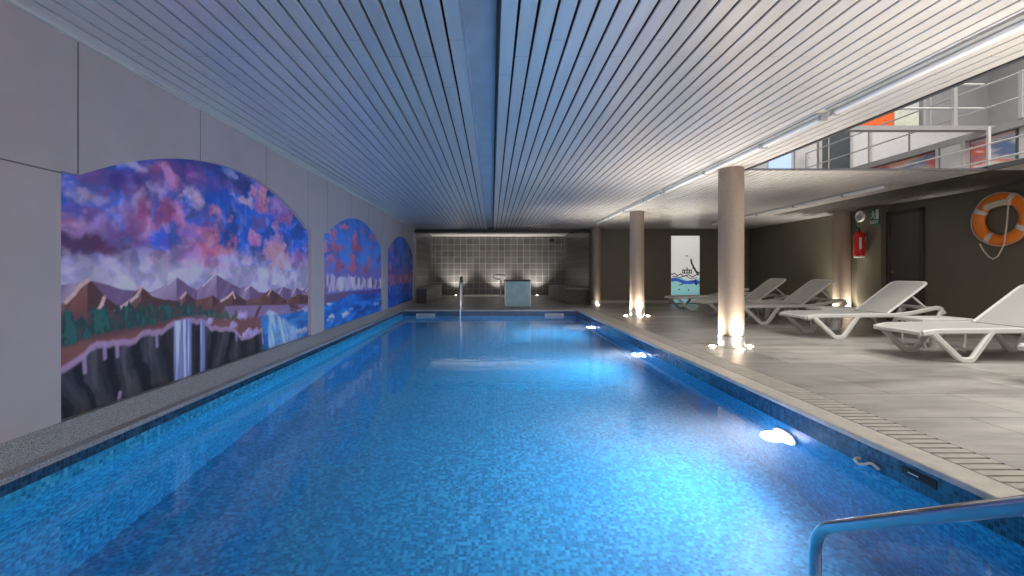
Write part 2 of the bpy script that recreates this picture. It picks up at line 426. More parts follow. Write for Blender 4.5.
def mural_one(Y, Z):
    wx = fbm(Y*1.7+4, Z*2.2, 31, 4)-.5; wy = fbm(Y*1.7, Z*2.2+9, 37, 4)-.5
    n = fbm(Y*3.2+wx*1.5, Z*4.4+wy*1.5, 3, 5); n2 = fbm(Y*6+wy*1.5+5, Z*8+wx, 11, 5); n3 = fbm(Y*5+wx*3, Z*7+wy*3, 19, 5)
    u = Y-2.6
    C = np.zeros(Y.shape+(3,))+S(44, 104, 196); C = mixc(C, S(24, 66, 150), ss(1.45, 1.95, Z+(n-.5)*.3)*.85)
    C = mixc(C, S(74, 108, 190), ss(.5, .62, n2)*.55); C = mixc(C, S(18, 46, 110), ss(.52, .66, 1-n)*.6)
    lf = ss(2.0, 1.2, u)
    C = mixc(C, S(112, 78, 136), ss(.46, .58, n)*lf*.45)
    C = mixc(C, S(150, 130, 172), ss(1.28, 1.14, Z+(n3-.5)*.12)*.85)
    C = mixc(C, S(176, 130, 168), ss(.5, .64, n2)*ss(1.3, 1.12, Z)*.5)
    L = [(76, 193, 24, 9, (182, 160, 194)), (74, 213, 26, 8, (116, 74, 138)), (66, 224, 12, 6, (150, 60, 100)), (76, 230, 22, 7, (160, 120, 168)), (74, 243, 30, 9, (84, 38, 82)), (113, 247, 16, 8, (96, 40, 82)),
         (102, 225, 12, 11, (164, 134, 188)), (121, 182, 16, 9, (84, 60, 140)), (126, 214, 9, 13, (160, 136, 196)), (136, 232, 20, 12, (132, 84, 146)), (141, 203, 7, 9, (186, 168, 206)), (151, 222, 12, 12, (180, 118, 168)),
         (157, 240, 16, 8, (46, 86, 186)), (165, 212, 16, 10, (160, 76, 128)), (136, 165, 18, 6, (190, 176, 214)), (162, 168, 14, 6, (176, 92, 136)), (172, 182, 9, 12, (212, 138, 186)), (157, 190, 9, 9, (176, 160, 206)), (183, 226, 9, 15, (212, 134, 178)), (176, 254, 13, 9, (156, 122, 176)),
         (193, 200, 13, 9, (222, 184, 210)), (207, 178, 15, 9, (132, 84, 162)), (196, 229, 11, 7, (206, 130, 172)), (203, 243, 17, 15, (184, 116, 178)), (216, 250, 12, 17, (216, 108, 142)), (216, 216, 8, 8, (214, 124, 172)), (230, 172, 6, 4, (150, 165, 210)),
         (246, 201, 10, 4, (222, 180, 204)), (261, 197, 6, 11, (224, 134, 156)), (268, 208, 9, 7, (218, 120, 152)), (286, 213, 8, 9, (214, 118, 146)), (279, 205, 8, 6, (222, 160, 186)), (252, 237, 6, 6, (206, 124, 172)), (276, 248, 5, 15, (226, 140, 148)), (284, 262, 6, 10, (220, 150, 164)), (271, 262, 4, 6, (210, 150, 172)), (299, 260, 5, 8, (172, 112, 180)), (242, 264, 20, 5, (160, 146, 206)), (206, 264, 20, 5, (196, 110, 150))]
    C = puffs(C, Y, Z, L, n, n2)
    C = mixc(C, S(186, 176, 204), ss(1.10, 1.02, Z+(n2-.5)*.10)*.8); C = mixc(C, S(206, 196, 212), ss(.55, .68, n2)*ss(1.16, 1.0, Z)*.6)
    d1 = fbm(Y*6+wx*2, Z*8+wy*2, 501, 5); d2 = fbm(Y*9+wy*2, Z*12, 509, 5); d3 = fbm(Y*5+wy, Z*6.5+wx, 517, 5)
    C = C*(.80+.42*ss(.38, .62, d1))[..., None]
    lum = C.mean(-1)
    C = mixc(C, S(232, 196, 214), ss(.52, .62, d2)*ss(.12, .3, lum)*.25)
    C = mixc(C, S(30, 88, 190), ss(.56, .63, d3)*ss(1.25, 1.4, Z)*.45)
    C = mixc(C, S(150, 64, 104), ss(.56, .64, 1-d3)*ss(1.15, 1.3, Z)*ss(.05, .2, lum)*.35)
    C = mixc(C, S(226, 216, 226), ss(.54, .64, d1)*ss(1.22, 1.08, Z)*.35)
    rg = (fbm(Y*7, Z*5, 71, 4)-.5)
    def rangeof(C, pts, col, dark, lit, rough=.02):
        h = silh(Y+.02*rg, pts)+rg*rough; k = ss(-.002, .008, h-Z)
        g_ = np.gradient(silh(Y, pts), axis=0); up = ss(-.0003, .0003, g_+rg*.0006)
        sh = fbm(Y*9+(h-Z)*6, Z*3+(h-Z)*2, 79, 4)
        C = mixc(C, S(*col), k); C = mixc(C, S(*dark), k*(1-up)*.75*ss(.3, .6, sh+.15)); C = mixc(C, S(*lit), k*up*ss(.42, .62, sh)*.5*ss(.22, .0, h-Z))
        return C
    C = rangeof(C, [(40, 290), (60, 284), (91, 280), (108, 284), (121, 289), (150, 292), (162, 286), (170, 280), (176.7, 276), (182, 280), (189, 286), (180, 279), (197, 289.5), (205, 282), (211, 276), (217, 275), (225, 280), (240, 288), (250, 285), (259, 292), (270, 292), (282.7, 286), (290.6, 289.3), (296, 287.5), (302, 291), (312, 282)], (146, 114, 148), (104, 72, 108), (206, 180, 196))
    for pk, bt in (((176.7, 277), (168, 284)), ((214, 275.5), (203, 286)), ((250, 286), (245, 290)), ((282.7, 286.5), (279, 293)), ((296, 288), (293, 293)), ((312, 282), (306, 291))):
        C = streak(C, Y, Z, [pk, bt], .016, (226, 208, 216), .7)
    C = rangeof(C, [(50, 312), (60.5, 305.8), (71.7, 292), (82, 281.5), (88, 279.5), (94, 283), (105, 296), (119, 306), (121, 305), (127, 301.7), (136, 291), (141, 286.5), (146, 290), (152, 296), (163, 299), (178, 301), (182, 297), (185.6, 292.3), (190, 295), (194.7, 299.5), (205, 298), (212.7, 295), (219.5, 300), (226, 296), (233, 291), (239, 296), (245.5, 300), (252, 299), (259, 296), (266, 292), (271.4, 289), (278, 294), (286, 300), (292, 297), (299.6, 294), (311, 296)], (112, 64, 58), (66, 34, 40), (150, 96, 84))
    for pts in ([(88, 280.5), (80, 286), (74, 294), (66, 302)], [(104, 298), (102, 304), (99, 309)], [(141, 288), (137, 296), (128, 303), (116, 311)], [(233, 292), (228, 297), (221, 301)], [(185.6, 293), (181, 298)], [(271, 290), (268, 295)], [(233, 293), (235, 298)]):
        C = streak(C, Y, Z, pts, .020, (222, 186, 176), .85)
    base = silh(Y, [(50, 312), (120, 309), (180, 304), (220, 303), (311, 302)])
    C = mixc(C, S(104, 60, 62), ss(0, .03, base-Z+(n3-.5)*.05)*.8)
    C = mixc(C, S(150, 118, 156), ss(0, .02, base-.02-Z)*ss(3.75, 4.2, Y)*ss(.42, .55, n3+.05)*.85)
    C = mixc(C, S(132, 74, 64), ss(.0, .05, silh(Y, [(50, 345), (180, 320), (232, 316), (311, 312)])-Z)*.9)
    # trees
    tt = silh(Y, [(50, 316), (75, 315), (110, 312), (133, 307), (160, 306), (185, 305), (200, 306), (232, 313), (250, 318), (311, 316)]); tb = silh(Y, [(50, 354), (60, 351), (94, 337), (138, 330), (177, 319), (200, 317), (232, 321), (250, 322), (311, 322)])
    sp = fbm(Y*22, Z*0+3, 83, 3); tex = fbm(Y*26, Z*13, 91, 4)
    k = ss(0, .012, tt+(sp-.5)*.16-Z)*ss(0, .03, Z-tb+(tex-.5)*.05)*ss(4.75, 4.3, Y)
    C = mixc(C, S(24, 60, 58), k); C = mixc(C, S(36, 96, 86), k*ss(.5, .62, tex)*.8); C = mixc(C, S(84, 60, 56), k*ss(.55, .68, 1-tex)*.6)
    C = mixc(C, S(96, 92, 60), k*ss(3.9, 4.3, Y)*.5)
    # sea beyond the cliff
    sea = ss(4.9, 4.98, Y)*ss(0, .015, silh(Y, [(50, 300), (262, 315), (280, 314), (311, 309)])-Z)
    C = mixc(C, S(28, 96, 168), sea); C = mixc(C, S(70, 140, 200), sea*ss(.5, .66, fbm(Y*4, Z*18, 95))*.7)
    # cliff
    ce = [(50, 378), (60.5, 371), (70, 364), (82.8, 355.8), (90, 348), (96.7, 343.3), (116, 343), (126, 342), (135.6, 340.5), (142, 334), (149.4, 330.8), (162, 332.8), (168, 327), (174.4, 322.5), (191, 319.8), (202.6, 321), (210.5, 327.7), (222, 329), (234, 328.8), (241, 337.9), (252, 335.6), (262.4, 328.8), (269, 322), (311, 322)]
    ct = silh(Y, ce)+(fbm(Y*14, Z*0, 97, 3)-.5)*.03; ins = ss(4.98+.03, 4.98-.02, Y+(n3-.5)*.04)
    k = ss(0, .010, ct-Z)*ins
    col_ = fbm(Y*7+.25*Z+wx, Z*.9, 103, 3); fine = fbm(Y*22, Z*2.5, 105, 4)
    ph = np.sin((Y+(ct-Z)*.10*np.sin(Y*5)+wx*.25)*2*PI/.215+n*5)
    C = mixc(C, S(66, 56, 62), k); C = mixc(C, S(40, 30, 40), k*ss(.48, .6, fine)*.6); C = mixc(C, S(92, 80, 84), k*ss(.5, .95, ph)*.55); C = mixc(C, S(14, 8, 16), k*ss(-.25, -.8, ph)*.95); C = mixc(C, S(20, 14, 22), k*ss(.48, .56, col_)*.5)
    C = mixc(C, S(176, 136, 168), ss(.035, .008, np.abs(ct-Z-.004))*ins*.85)
    for a, c in (((84, 356), (85, 372)), ((104.5, 343), (105, 358)), ((117, 343), (117.5, 356)), ((156.5, 332), (157, 346)), ((262, 329), (263, 343)), ((236, 331), (236.5, 340)), ((119, 400), (120, 393))):
        C = streak(C, Y, Z, [a, c], .022, (168, 132, 168), .8)
    for cx, cy_ in ((211, 321), (233, 326), (243, 315), (249, 330), (245, 334), (254, 332)):
        C = puffs(C, Y, Z, [(cx, cy_, 3, 3, (186, 160, 200))], n, n2, .8)
    ff = fbm(Y*34, Z*1.6, 107, 4)
    for (xa, xb, pt) in ((174.5, 191.5, 320), (200.5, 205, 321)):
        ya, _ = wm(xa, pt); yb, zt = wm(xb, pt); w = ss(ya-.015, ya+.02, Y)*ss(yb+.015, yb-.02, Y)*ss(zt+.02, zt, Z)
        C = mixc(C, S(128, 128, 176), w); C = mixc(C, S(206, 206, 232), w*ss(.42, .6, ff))
    y0_, zt = wm(268.5, 314); w = ss(y0_-.03, y0_+.02, Y)*ss(.0, .06, (zt-Z)*1.0-(Y-y0_)*.42+.09)*ss(zt+.03, zt-.01, Z)*ss(y0_+.95, y0_+.5, Y)
    C = mixc(C, S(176, 200, 224), w*(.35+.65*ss(.4, .6, fbm(Y*20+(Z)*8, Z*4, 109, 4))))
    C = puffs(C, Y, Z, [(273, 313, 4, 3, (196, 196, 220)), (303, 330, 6, 3, (200, 196, 214)), (303, 309, 5, 2, (180, 170, 200)), (286, 311, 6, 2, (150, 140, 180))], n, n2, 1.0)
    return C
def mural_two(Y, Z):
    wx = fbm(Y*1.5+4, Z*2, 131)-.5
    n = fbm(Y*3.5+wx, Z*4.4+wx, 133, 5); n2 = fbm(Y*6, Z*8+wx, 141, 5); u = Y-6.68
    C = np.zeros(Y.shape+(3,))+S(66, 134, 206); C = mixc(C, S(38, 98, 178), ss(1.3, 1.9, Z+(n-.5)*.5)*.6); C = mixc(C, S(90, 112, 190), ss(.5, .64, n2)*.5); C = mixc(C, S(50, 70, 140), ss(.52, .64, 1-n)*.5)
    C = mixc(C, S(136, 90, 156), ss(1.22, 1.0, Z+(n2-.5)*.2)*.6)
    L = [(332, 233, 6, 6, (204, 110, 136)), (335, 246, 6, 7, (190, 90, 116)), (344, 227, 4, 3, (200, 110, 136)), (342, 247, 4, 5, (186, 84, 112)), (354.6, 239, 4, 9, (206, 108, 128)), (358, 247, 6, 5, (176, 80, 110)), (363, 231, 3, 5, (190, 100, 140)), (353.5, 258, 4, 9, (206, 96, 112)), (331, 260, 6, 6, (204, 104, 124)), (341, 266, 6, 6, (176, 76, 104)), (370, 262, 3, 8, (200, 96, 120)), (372, 238, 4, 5, (186, 96, 130)), (371, 247, 3, 4, (150, 84, 140)), (365, 268, 5, 6, (170, 76, 110)), (352, 268, 6, 5, (196, 100, 120)), (378, 258, 3, 6, (110, 80, 150)), (326, 246, 3, 6, (204, 120, 150))]
    C = puffs(C, Y, Z, L, n, n2, 1.0, .8, 2.6)
    st = fbm(Y*6+n*1.2, Z*2.2, 151, 5)
    top = silh(Y, [(320, 274), (350, 276.5), (384, 279)]); bot = silh(Y, [(320, 294), (345, 291), (384, 288)])
    k = ss(-.02, .05, top+(n2-.5)*.14-Z)*ss(-.02, .04, Z-bot+(n2-.5)*.1)
    C = mixc(C, S(196, 176, 204), k); C = mixc(C, S(96, 70, 118), k*ss(.50, .62, st)*.85); C = mixc(C, S(228, 218, 228), k*ss(.54, .64, 1-st)*.7)
    b2 = silh(Y, [(320, 303), (340, 299), (352, 293), (384, 292)]); k = ss(0, .03, bot-Z+(n2-.5)*.05)
    C = mixc(C, S(110, 84, 118), k*ss(1.8, 1.0, u)); C = mixc(C, S(84, 54, 130), k*ss(1.0, 1.8, u))
    k = ss(0, .05, b2-Z+(n-.5)*.08)
    C = mixc(C, S(18, 90, 178), k); sw = fbm(Y*1.6+Z*1.4, Z*8-Y*.8+wx*3, 161, 5); C = mixc(C, S(44, 140, 212), k*ss(.5, .62, sw)*.8); C = mixc(C, S(14, 44, 124), k*ss(.54, .66, 1-sw)*.7)
    C = puffs(C, Y, Z, [(328, 321, 4, 3, (214, 204, 214)), (333, 316, 3, 2, (224, 214, 220)), (345, 314, 4, 2, (222, 204, 212)), (329, 304, 2, 1.5, (180, 200, 226)), (352, 309, 2, 1, (190, 200, 224)), (376, 303, 2, 1.5, (150, 190, 226))], n, n2, 1.2)
    return C
def mural_three(Y, Z):
    n = fbm(Y*2.4, Z*3.6, 233, 6); n2 = fbm(Y*4, Z*6, 241, 5)
    C = np.zeros(Y.shape+(3,))+S(36, 98, 188); C = mixc(C, S(22, 62, 140), ss(.45, .6, n2)); C = mixc(C, S(60, 100, 190), ss(.54, .66, n)*.6)
    C = mixc(C, S(100, 70, 140), ss(1.2, 1.0, Z+(n2-.5)*.2)*.6)
    L = [(391, 249, 2, 4, (170, 84, 120)), (393, 258, 2, 4, (176, 84, 116)), (390, 268, 2, 5, (190, 90, 116)), (397, 262, 2, 3, (120, 84, 150)), (409, 255, 2, 5, (110, 70, 130)), (406, 266, 2, 3, (130, 74, 120))]
    C = puffs(C, Y, Z, L, n, n2, 1.2, .85, 2.6)
    C = mixc(C, S(120, 72, 124), ss(.98, .90, Z+(n2-.5)*.1)*.9); C = mixc(C, S(170, 120, 150), ss(.52, .64, n2)*ss(.98, .9, Z)*.6)
    k = ss(.72, .64, Z+(n-.5)*.12); C = mixc(C, S(20, 76, 176), k); C = mixc(C, S(44, 116, 205), k*ss(.5, .66, fbm(Y*2, Z*9, 251))); C = mixc(C, S(14, 44, 120), k*ss(.54, .66, 1-n2)*.6)
    return C
def grid_obj(name, P, C, mat):
    """P (a,b,3) positions, C (a,b,3) linear colours -> mesh with a colour attribute"""
    a, c = P.shape[:2]; me = bpy.data.meshes.new(name)
    i = np.arange(a*c).reshape(a, c)
    q = np.stack([i[:-1, :-1], i[1:, :-1], i[1:, 1:], i[:-1, 1:]], -1).reshape(-1, 4)
    me.from_pydata(P.reshape(-1, 3).tolist(), [], q.tolist())
    at = me.color_attributes.new('paint', 'FLOAT_COLOR', 'POINT')
    at.data.foreach_set('color', np.concatenate([np.clip(C, 0, 1).reshape(-1, 3), np.ones((a*c, 1))], 1).ravel())
    me.materials.append(mat); o = bpy.data.objects.new(name, me); COL.objects.link(o); return o
LAB = ['nearest arched mural with brown mountains, waterfalls, dark cliff and pink clouds', 'middle arched mural with pink clouds over pale cliffs and blue sea', 'farthest and narrowest looking arched mural, dark blue sea under blue sky beside the tiled alcove']
for k, (y0, fn, res) in enumerate(zip(starts, (mural_one, mural_two, mural_three), ((460, 240), (260, 200), (160, 140)))):
    ys = np.linspace(y0-.005, y0+NW+.005, res[0]); top = np.array([arch_z(min(max(q, y0), y0+NW), y0) for q in ys])+.004
    vv = np.linspace(0, 1, res[1])
    Y = np.repeat(ys[:, None], res[1], 1); Z = ZB-.01+(top[:, None]-ZB+.01)*vv[None]
    P = np.stack([np.full_like(Y, XL-ND+.006), Y, Z], -1)
    tag(grid_obj('wall_mural', P, fn(Y, Z)*1.55, M['mural']), LAB[k], 'mural', 'arched murals along the pool wall')

# ------------------------------------------------------------------ end walls, right wall, alcove
b = MB()
b.box(AX1, XR+.1, YB, YB+.12, -.05, ZC+.05)
struct(b.build('wall_far', M['wall_d']))
b = MB(); b.box(XR, XR+.12, YN, YB+.1, -.05, ZC+.04)
b.box(XR-.16, XR, 9.42, 10.04, 0, ZC)          # pier carrying the extinguisher
struct(b.build('wall_right', M['wall_d']))
b = MB(); b.box(AX1+.15, 5.72, YB-.02, YB, 0, .10); b.box(6.75, XR, YB-.02, YB, 0, .10)
struct(b.build('baseboard_far', M['base']))
b = MB(); b.box(AX0-.1, AX1+.1, YA, YA+.1, -.05, 2.7)
struct(b.build('wall_alcove_back', M['tile_back']))
for nm, x0, x1 in (('wall_alcove_left', AX0-.1, AX0), ('wall_alcove_right', AX1, AX1+.1)):
    b = MB(); b.box(x0, x1, YB+(0 if x0 < 0 else .121), YA, -.05, 2.7); struct(b.build(nm, M['tile_dark']))
b = MB(); b.box(AX0-.1, AX1+.1, YB+.05, YA, 2.60, 2.66)
struct(b.build('ceiling_alcove', M['white_panel']))
b = MB(); b.box(XL, AX1+.02, YB-.12, YB+.05, 2.285, 2.335); b.box(XL, AX1, YB-.04, YB+.05, 2.335, 2.66)
struct(b.build('trim_2', M['black']))
b = MB(); b.box(XL-.2, XL+.02, YB-.02, YB+.12, 0, ZC); struct(b.build('trim_3', M['wall_l']))

# ------------------------------------------------------------------ ceiling
b = MB(); bm = b.bm
def slat(x0, y0, y1, w=.088):
    c = .003; pr = [(x0, ZC+.009), (x0, ZC+c), (x0+c, ZC), (x0+w-c, ZC), (x0+w, ZC+c), (x0+w, ZC+.024)]
    A = [bm.verts.new((x, y0, z)) for x, z in pr]; B = [bm.verts.new((x, y1, z)) for x, z in pr]
    for k in range(5): bm.faces.new((A[k], A[k+1], B[k+1], B[k]))
def run(x0, x1, y0, y1, gp=.0145):
    n = int(round((x1-x0)/.1045)); p = (x1-x0)/n
    for k in range(n):
        if y1-y0 > 7:   # boards of the run butt end to end with a hairline joint
            off = (k % 2)*1.6+ (0 if k % 3 else .7); ys = [y0]+[q for q in (3.4-off*.3, 7.4-off*.4, 11.2-off*.3) if q > y0+.3]+[y1]
        else: ys = [y0, y1]
        for a, c in zip(ys, ys[1:]): slat(x0+k*p+gp/2, a+.001, c-.001, p-gp)
run(XL+.02, -.16, YN, YB); run(.04, VX0-.02, YN, YB)
run(VX0-.02, XR, VY, YB, .028); run(VX1+.02, XR, YN, VY)
ce = struct(b.build('ceiling', M['slat']))
b = MB()
b.box(XL-.1, -.17, YN, YB, ZC+.045, ZC+.06); b.box(.05, VX0, YN, YB, ZC+.045, ZC+.06)
b.box(VX0, XR+.1, VY+.4, YB, ZC+.034, ZC+.045); b.box(VX0, XR+.1, VY+.01, VY+.4, ZC+.024, ZC+.028); b.box(VX1, XR+.1, YN, VY, ZC+.045, ZC+.06)
b.build('ceiling_backing', M['back'], ce)
b = MB(); b.box(-.17, .05, YN, YB, ZC+.035, ZC+.10); b.box(-.172, -.155, YN, YB, ZC-.004, ZC+.04)
struct(b.build('ceiling_channel', M['duct']), 'blue grey channel running down the middle of the slatted ceiling', 'ceiling channel')
b = MB(); b.box(.024, .040, YN, YB, ZC-.002, ZC+.034); struct(b.build('shadow_gap_strip', M['back']))  # black strip stands in for the shade in the gap beside the channel
b = MB()   # edge trim round the opening
b.box(VX0-.02, VX0+.012, YN, VY, ZC-.012, ZC+.05); b.box(VX0, VX1, VY-.008, VY+.01, ZC-.002, ZC+.022); b.box(VX1-.012, VX1+.02, YN, VY, ZC-.006, ZC+.05)
struct(b.build('trim_5', M['edge']))

def tube_light(x, y0, y1, label):
    r = empty('ceiling_tube_light', (x, y0, ZC)); tag(r, label, 'ceiling light', 'linear ceiling lights')
    b = MB(); b.box(-.07, .07, 0, y1-y0, -.018, 0, .004); b.build('housing', M['rail'], r)
    b = MB(); b.tube([(0, .03, -.035), (0, y1-y0-.03, -.035)], .024, 10); b.build('tube', M['tube'], r)
    for q in np.arange(.9, y1-y0-.3, 1.3):
        b = MB(); b.box(-.04, .04, q-.02, q+.02, -.064, -.012, .005); b.build('tube_clip', M['rail'], r)
    b = MB()
    b.box(-.03, .03, .0, .04, -.062, -.015, .005); b.build('end_cap', M['rail'], r)
    b = MB(); b.box(-.03, .03, y1-y0-.04, y1-y0, -.062, -.015, .005); b.build('end_cap', M['rail'], r)
tube_light(2.92, .2, 3.85, 'long linear ceiling light nearest the camera beside the ceiling opening')
tube_light(2.92, 3.95, 7.6, 'long linear ceiling light above the first round column')
tube_light(2.92, 7.7, 12.6, 'long linear ceiling light near the far end of the pool')
tube_light(6.25, 7.1, 12.8, 'linear ceiling light above the row of loungers on the right')

# ------------------------------------------------------------------ columns and their floor lights
def spot(loc, target, energy, col, size=1.2, blend=.6, rad=.03, parent=None, name='lamp'):
    l = bpy.data.lights.new(name, 'SPOT'); l.energy = energy; l.color = col; l.spot_size = size; l.spot_blend = blend; l.shadow_soft_size = rad
    o = bpy.data.objects.new(name, l); COL.objects.link(o); o.location = loc
    d = Vector(target)-Vector(loc); o.rotation_euler = d.to_track_quat('-Z', 'Y').to_euler()
    return o
WARM = (1, .92, .82)
def column(x, y, r, label, power, angs, cnames):
    c = empty('round_column', (x, y, 0)); tag(c, label, 'column', 'round columns on the deck')
    b = MB(); b.lathe([(0, ZC), (r, ZC), (r, .15), (0, .15)], 48); b.build('shaft', M['column'], c, True)
    b = MB(); b.lathe([(0, .15), (r+.006, .15), (r+.008, .145), (r+.008, .006), (r+.004, 0), (0, 0)], 48); b.build('base_ring', M['steel'], c, True)
    for a, w in zip(angs, cnames):
        px, py = x+(r+.095)*math.cos(a), y+(r+.095)*math.sin(a)
        f = empty('floor_spotlight', (px, py, 0)); tag(f, 'small round deck spotlight '+w, 'floor light', 'spotlights set in the deck')
        b = MB(); b.lathe([(.046, .001), (.050, .008), (.060, .006), (.062, 0)], 24); b.build('bezel', M['steel'], f, True)
        b = MB(); b.lathe([(0, .020), (.02, .018), (.036, .011), (.046, .003)], 20); b.build('lens', M['lamp_floor'], f)
        spot((px, py, .04), (x+math.cos(a)*r*2.1, y+math.sin(a)*r*2.1, 1.6), power, WARM, 1.9, 1, .03, name='uplight')
A4 = [PI, -PI/2, 0, PI/2]
def side(t_): return ['on the pool side of '+t_, 'in front of '+t_, 'on the lounger side of '+t_, 'behind '+t_]
column(3.23, 6.08, .157, 'tall taupe round column nearest the camera with lit steel foot', 115, A4, side('the nearest round column'))
column(3.20, 1.82, .157, 'unseen round column added on the near deck beyond the right edge of the view', 105, A4, side('the added near column past the right edge'))  # unseen; carries on the row, uplights added to brighten the near ceiling
column(3.33, 10.34, .158, 'taupe round column further back, second from the camera at the pool edge', 115, A4, side('the second round column'))
column(3.22, 13.9, .14, 'dark slim round column at the corner of the tiled alcove', 6, [-PI/2], ['in front of the slim column by the alcove'])
column(8.10, 10.42, .175, 'round column against the right wall next to the fire extinguisher', 110, [PI, -PI/2, PI/2], ['on the pool side of the column at the right wall', 'in front of the column at the right wall', 'behind the column at the right wall'])

# ------------------------------------------------------------------ loungers
def make_lounger(back=True):
    r = empty('sun_lounger'); W = .33
    b = MB()
    for s in (-1, 1):
        b.sweep(rounded([(.0, s*W*.93, .318), (.16, s*W, .345), (1.30, s*W, .355), (1.55, s*W, .385), (1.98, s*W, .475), (2.05, s*W, .38)], .07), rr(.045, .062, .012))
    b.sweep([(.0, y, .318) for y in (-W*.93, -.1, .1, W*.93)], rr(.05, .05, .012))
    b.sweep([(2.02, -W, .45), (2.02, W, .45)], rr(.05, .05, .012)); b.sweep([(1.22, -W, .36), (1.22, W, .36)], rr(.04, .03, .008))
    b.sweep([(.62, -W, .345), (.62, W, .345)], rr(.04, .025, .008))
    b.build('bed_frame', M['resin'], r, True)
    b = MB(); n = 14
    b2 = bmesh.new(); G = []
    for i in range(n+1):
        x = .02+1.22*i/n; row = []
        for j in range(9):
            t_ = j/8*2-1; z0 = .340+min(x, .16)/.16*.038
            row.append(b2.verts.new((x, t_*(W-.005), z0-.012*(1-t_*t_))))
        G.append(row)
    for i in range(n):
        for j in range(8): b2.faces.new((G[i][j], G[i+1][j], G[i+1][j+1], G[i][j+1]))
    rt = bmesh.ops.extrude_face_region(b2, geom=b2.faces[:]); bmesh.ops.translate(b2, vec=(0, 0, -.006), verts=[v for v in rt['geom'] if isinstance(v, bmesh.types.BMVert)])
    bmesh.ops.recalc_face_normals(b2, faces=b2.faces[:]); b.merge(b2); b.build('seat_sling', M['sling'], r, True)
    for s in (-1, 1):
        for (xa, za, xb, xc, xd, zd) in ((.08, .335, .40, .52, .76, .35), (1.44, .37, 1.70, 1.82, 2.02, .44)):
            b = MB(); b.sweep(rounded([(xa, s*W, za), (xb, s*W*1.02, .024), (xc, s*W*1.02, .024), (xd, s*W, zd)], .03, 3), rr(.05, .066, .014))
            b.build('leg', M['resin'], r, True)
    # backrest, pivots at x=1.22
    h = empty('backrest', (1.22, 0, .378)); h.parent = r
    Lb = .78
    b = MB(); b.sweep(rounded([(0, -W+.03, 0), (Lb, -W+.03, 0), (Lb, W-.03, 0), (0, W-.03, 0)], .09), rr(.04, .032, .01), (0, 0, 1))
    b.build('backrest_frame', M['resin'], h, True)
    b = MB(); b.box(0.0, Lb-.02, -W+.04, W-.04, -.005, .008, .003); b.build('backrest_sling', M['sling'], h)
    h.rotation_euler = (0, -math.radians(37 if back else 14), 0)
    if back:
        b = MB()
        for s in (-1, 1): b.sweep([(1.62, s*(W-.07), .65), (1.86, s*(W-.05), .43)], rr(.022, .03, .006))
        b.sweep([(1.86, -W+.05, .45), (1.86, W-.05, .45)], rr(.022, .03, .006))
        b.build('backrest_prop', M['resin'], r)
    return r
yl = [(3.83, 'white sun lounger nearest the camera, only its foot corner in view', 1), (5.38, 'large white sun lounger cut by the right edge, below the orange lifebuoy', 1),
      (7.15, 'white sun lounger in front of the dark door, backrest raised', 1), (9.02, 'white sun lounger with raised backrest just right of the nearest column', 1),
      (10.42, 'white sun lounger partly hidden behind the nearest column, backrest raised', 1), (12.1, 'farthest white sun lounger with low backrest beside the small painted panel', 0)]
proto = None
for y, lab, up in yl:
    if proto is None: proto = o = make_lounger()
    elif not up: o = make_lounger(False)
    else: o = copy_tree(proto)
    o.location = (4.81 if y < 6 else 4.76, y-.04, 0); tag(o, lab, 'sun lounger', 'white sun loungers in a row')
def make_table():
    r = empty('side_table')
    b = MB(); b.box(-.36, .32, -.21, .21, .345, .40, .015); b.build('table_top', M['resin'], r, True)
    b = MB(); b.cyl(0, 0, 0, .35, .055, 24); b.build('pedestal', M['resin'], r, True)
    for sx in (-.3, .26):
        for sy in (-.15, .15):
            b = MB(); b.tube(rounded([(sx, sy, .35), (sx*.97, sy, .1), (sx*.9, sy, .012)], .05), .013, 8); b.build('leg', M['resin'], r, True)
    return r
tp = None
for y, lab in ((6.05, 'low white side table between the two nearest full loungers'), (7.83, 'low white side table behind the lounger in front of the dark door'), (9.72, 'low white side table just right of the nearest column, farthest in view')):
    o = make_table() if tp is None else copy_tree(tp); tp = tp or o
    o.location = (5.95, y, 0); tag(o, lab, 'side table', 'white side tables between loungers')

# ------------------------------------------------------------------ right wall things
d1 = empty('door_1', (XR, 9.015, 0)); d1['kind'] = 'structure'
b = MB(); b.box(-.03, 0, -.33, .33, .01, 2.18, .004); b.build('door_leaf', M['door'], d1)
b = MB(); b.box(-.06, 0, -.39, -.33, 0, 2.25, .005); b.box(-.06, 0, .33, .39, 0, 2.25, .005); b.box(-.06, 0, -.39, .39, 2.18, 2.25, .005); b.build('door_frame', M['frame'], d1)
b = MB(); b.cyl(0, 0, 0, .012, .028, 16, M=Matrix.Translation((-.03, .29, 1.0)) @ Matrix.Rotation(-PI/2, 4, 'Y')); b.tube([(-.03, .29, 1.0), (-.07, .29, 1.0), (-.075, .18, 1.0)], .009, 8); b.build('door_handle', M['brass'], d1, True)

fx, fy = XR-.16, 9.83
e = empty('fire_extinguisher', (fx-.12, fy, 1.36)); tag(e, 'red fire extinguisher hanging on the pier beside the dark door', 'fire extinguisher')
b = MB(); b.lathe([(0, 0), (.09, 0), (.1, .02), (.1, .46), (.08, .51), (.03, .54), (0, .54)], 28); b.build('cylinder_body', M['red'], e, True)
b = MB(); b.lathe([(0, -.035), (.09, -.035), (.092, .0), (0, .0)], 24); b.build('foot_ring', M['offwhite'], e, True)
b = MB(); b.lathe([(0, .54), (.022, .54), (.022, .59), (0, .59)], 12); b.sweep([(0, 0, .60), (-.09, -.03, .635)], rr(.022, .014, .003)); b.sweep([(0, 0, .575), (-.08, -.03, .56)], rr(.02, .012, .003)); b.build('valve', M['black'], e)
b = MB(); b.tube(rounded([(0, .02, .58), (0, .14, .57), (-.01, .135, .3), (0, .115, .1)], .06), .011, 8); b.build('hose', M['black'], e, True)
b = MB()
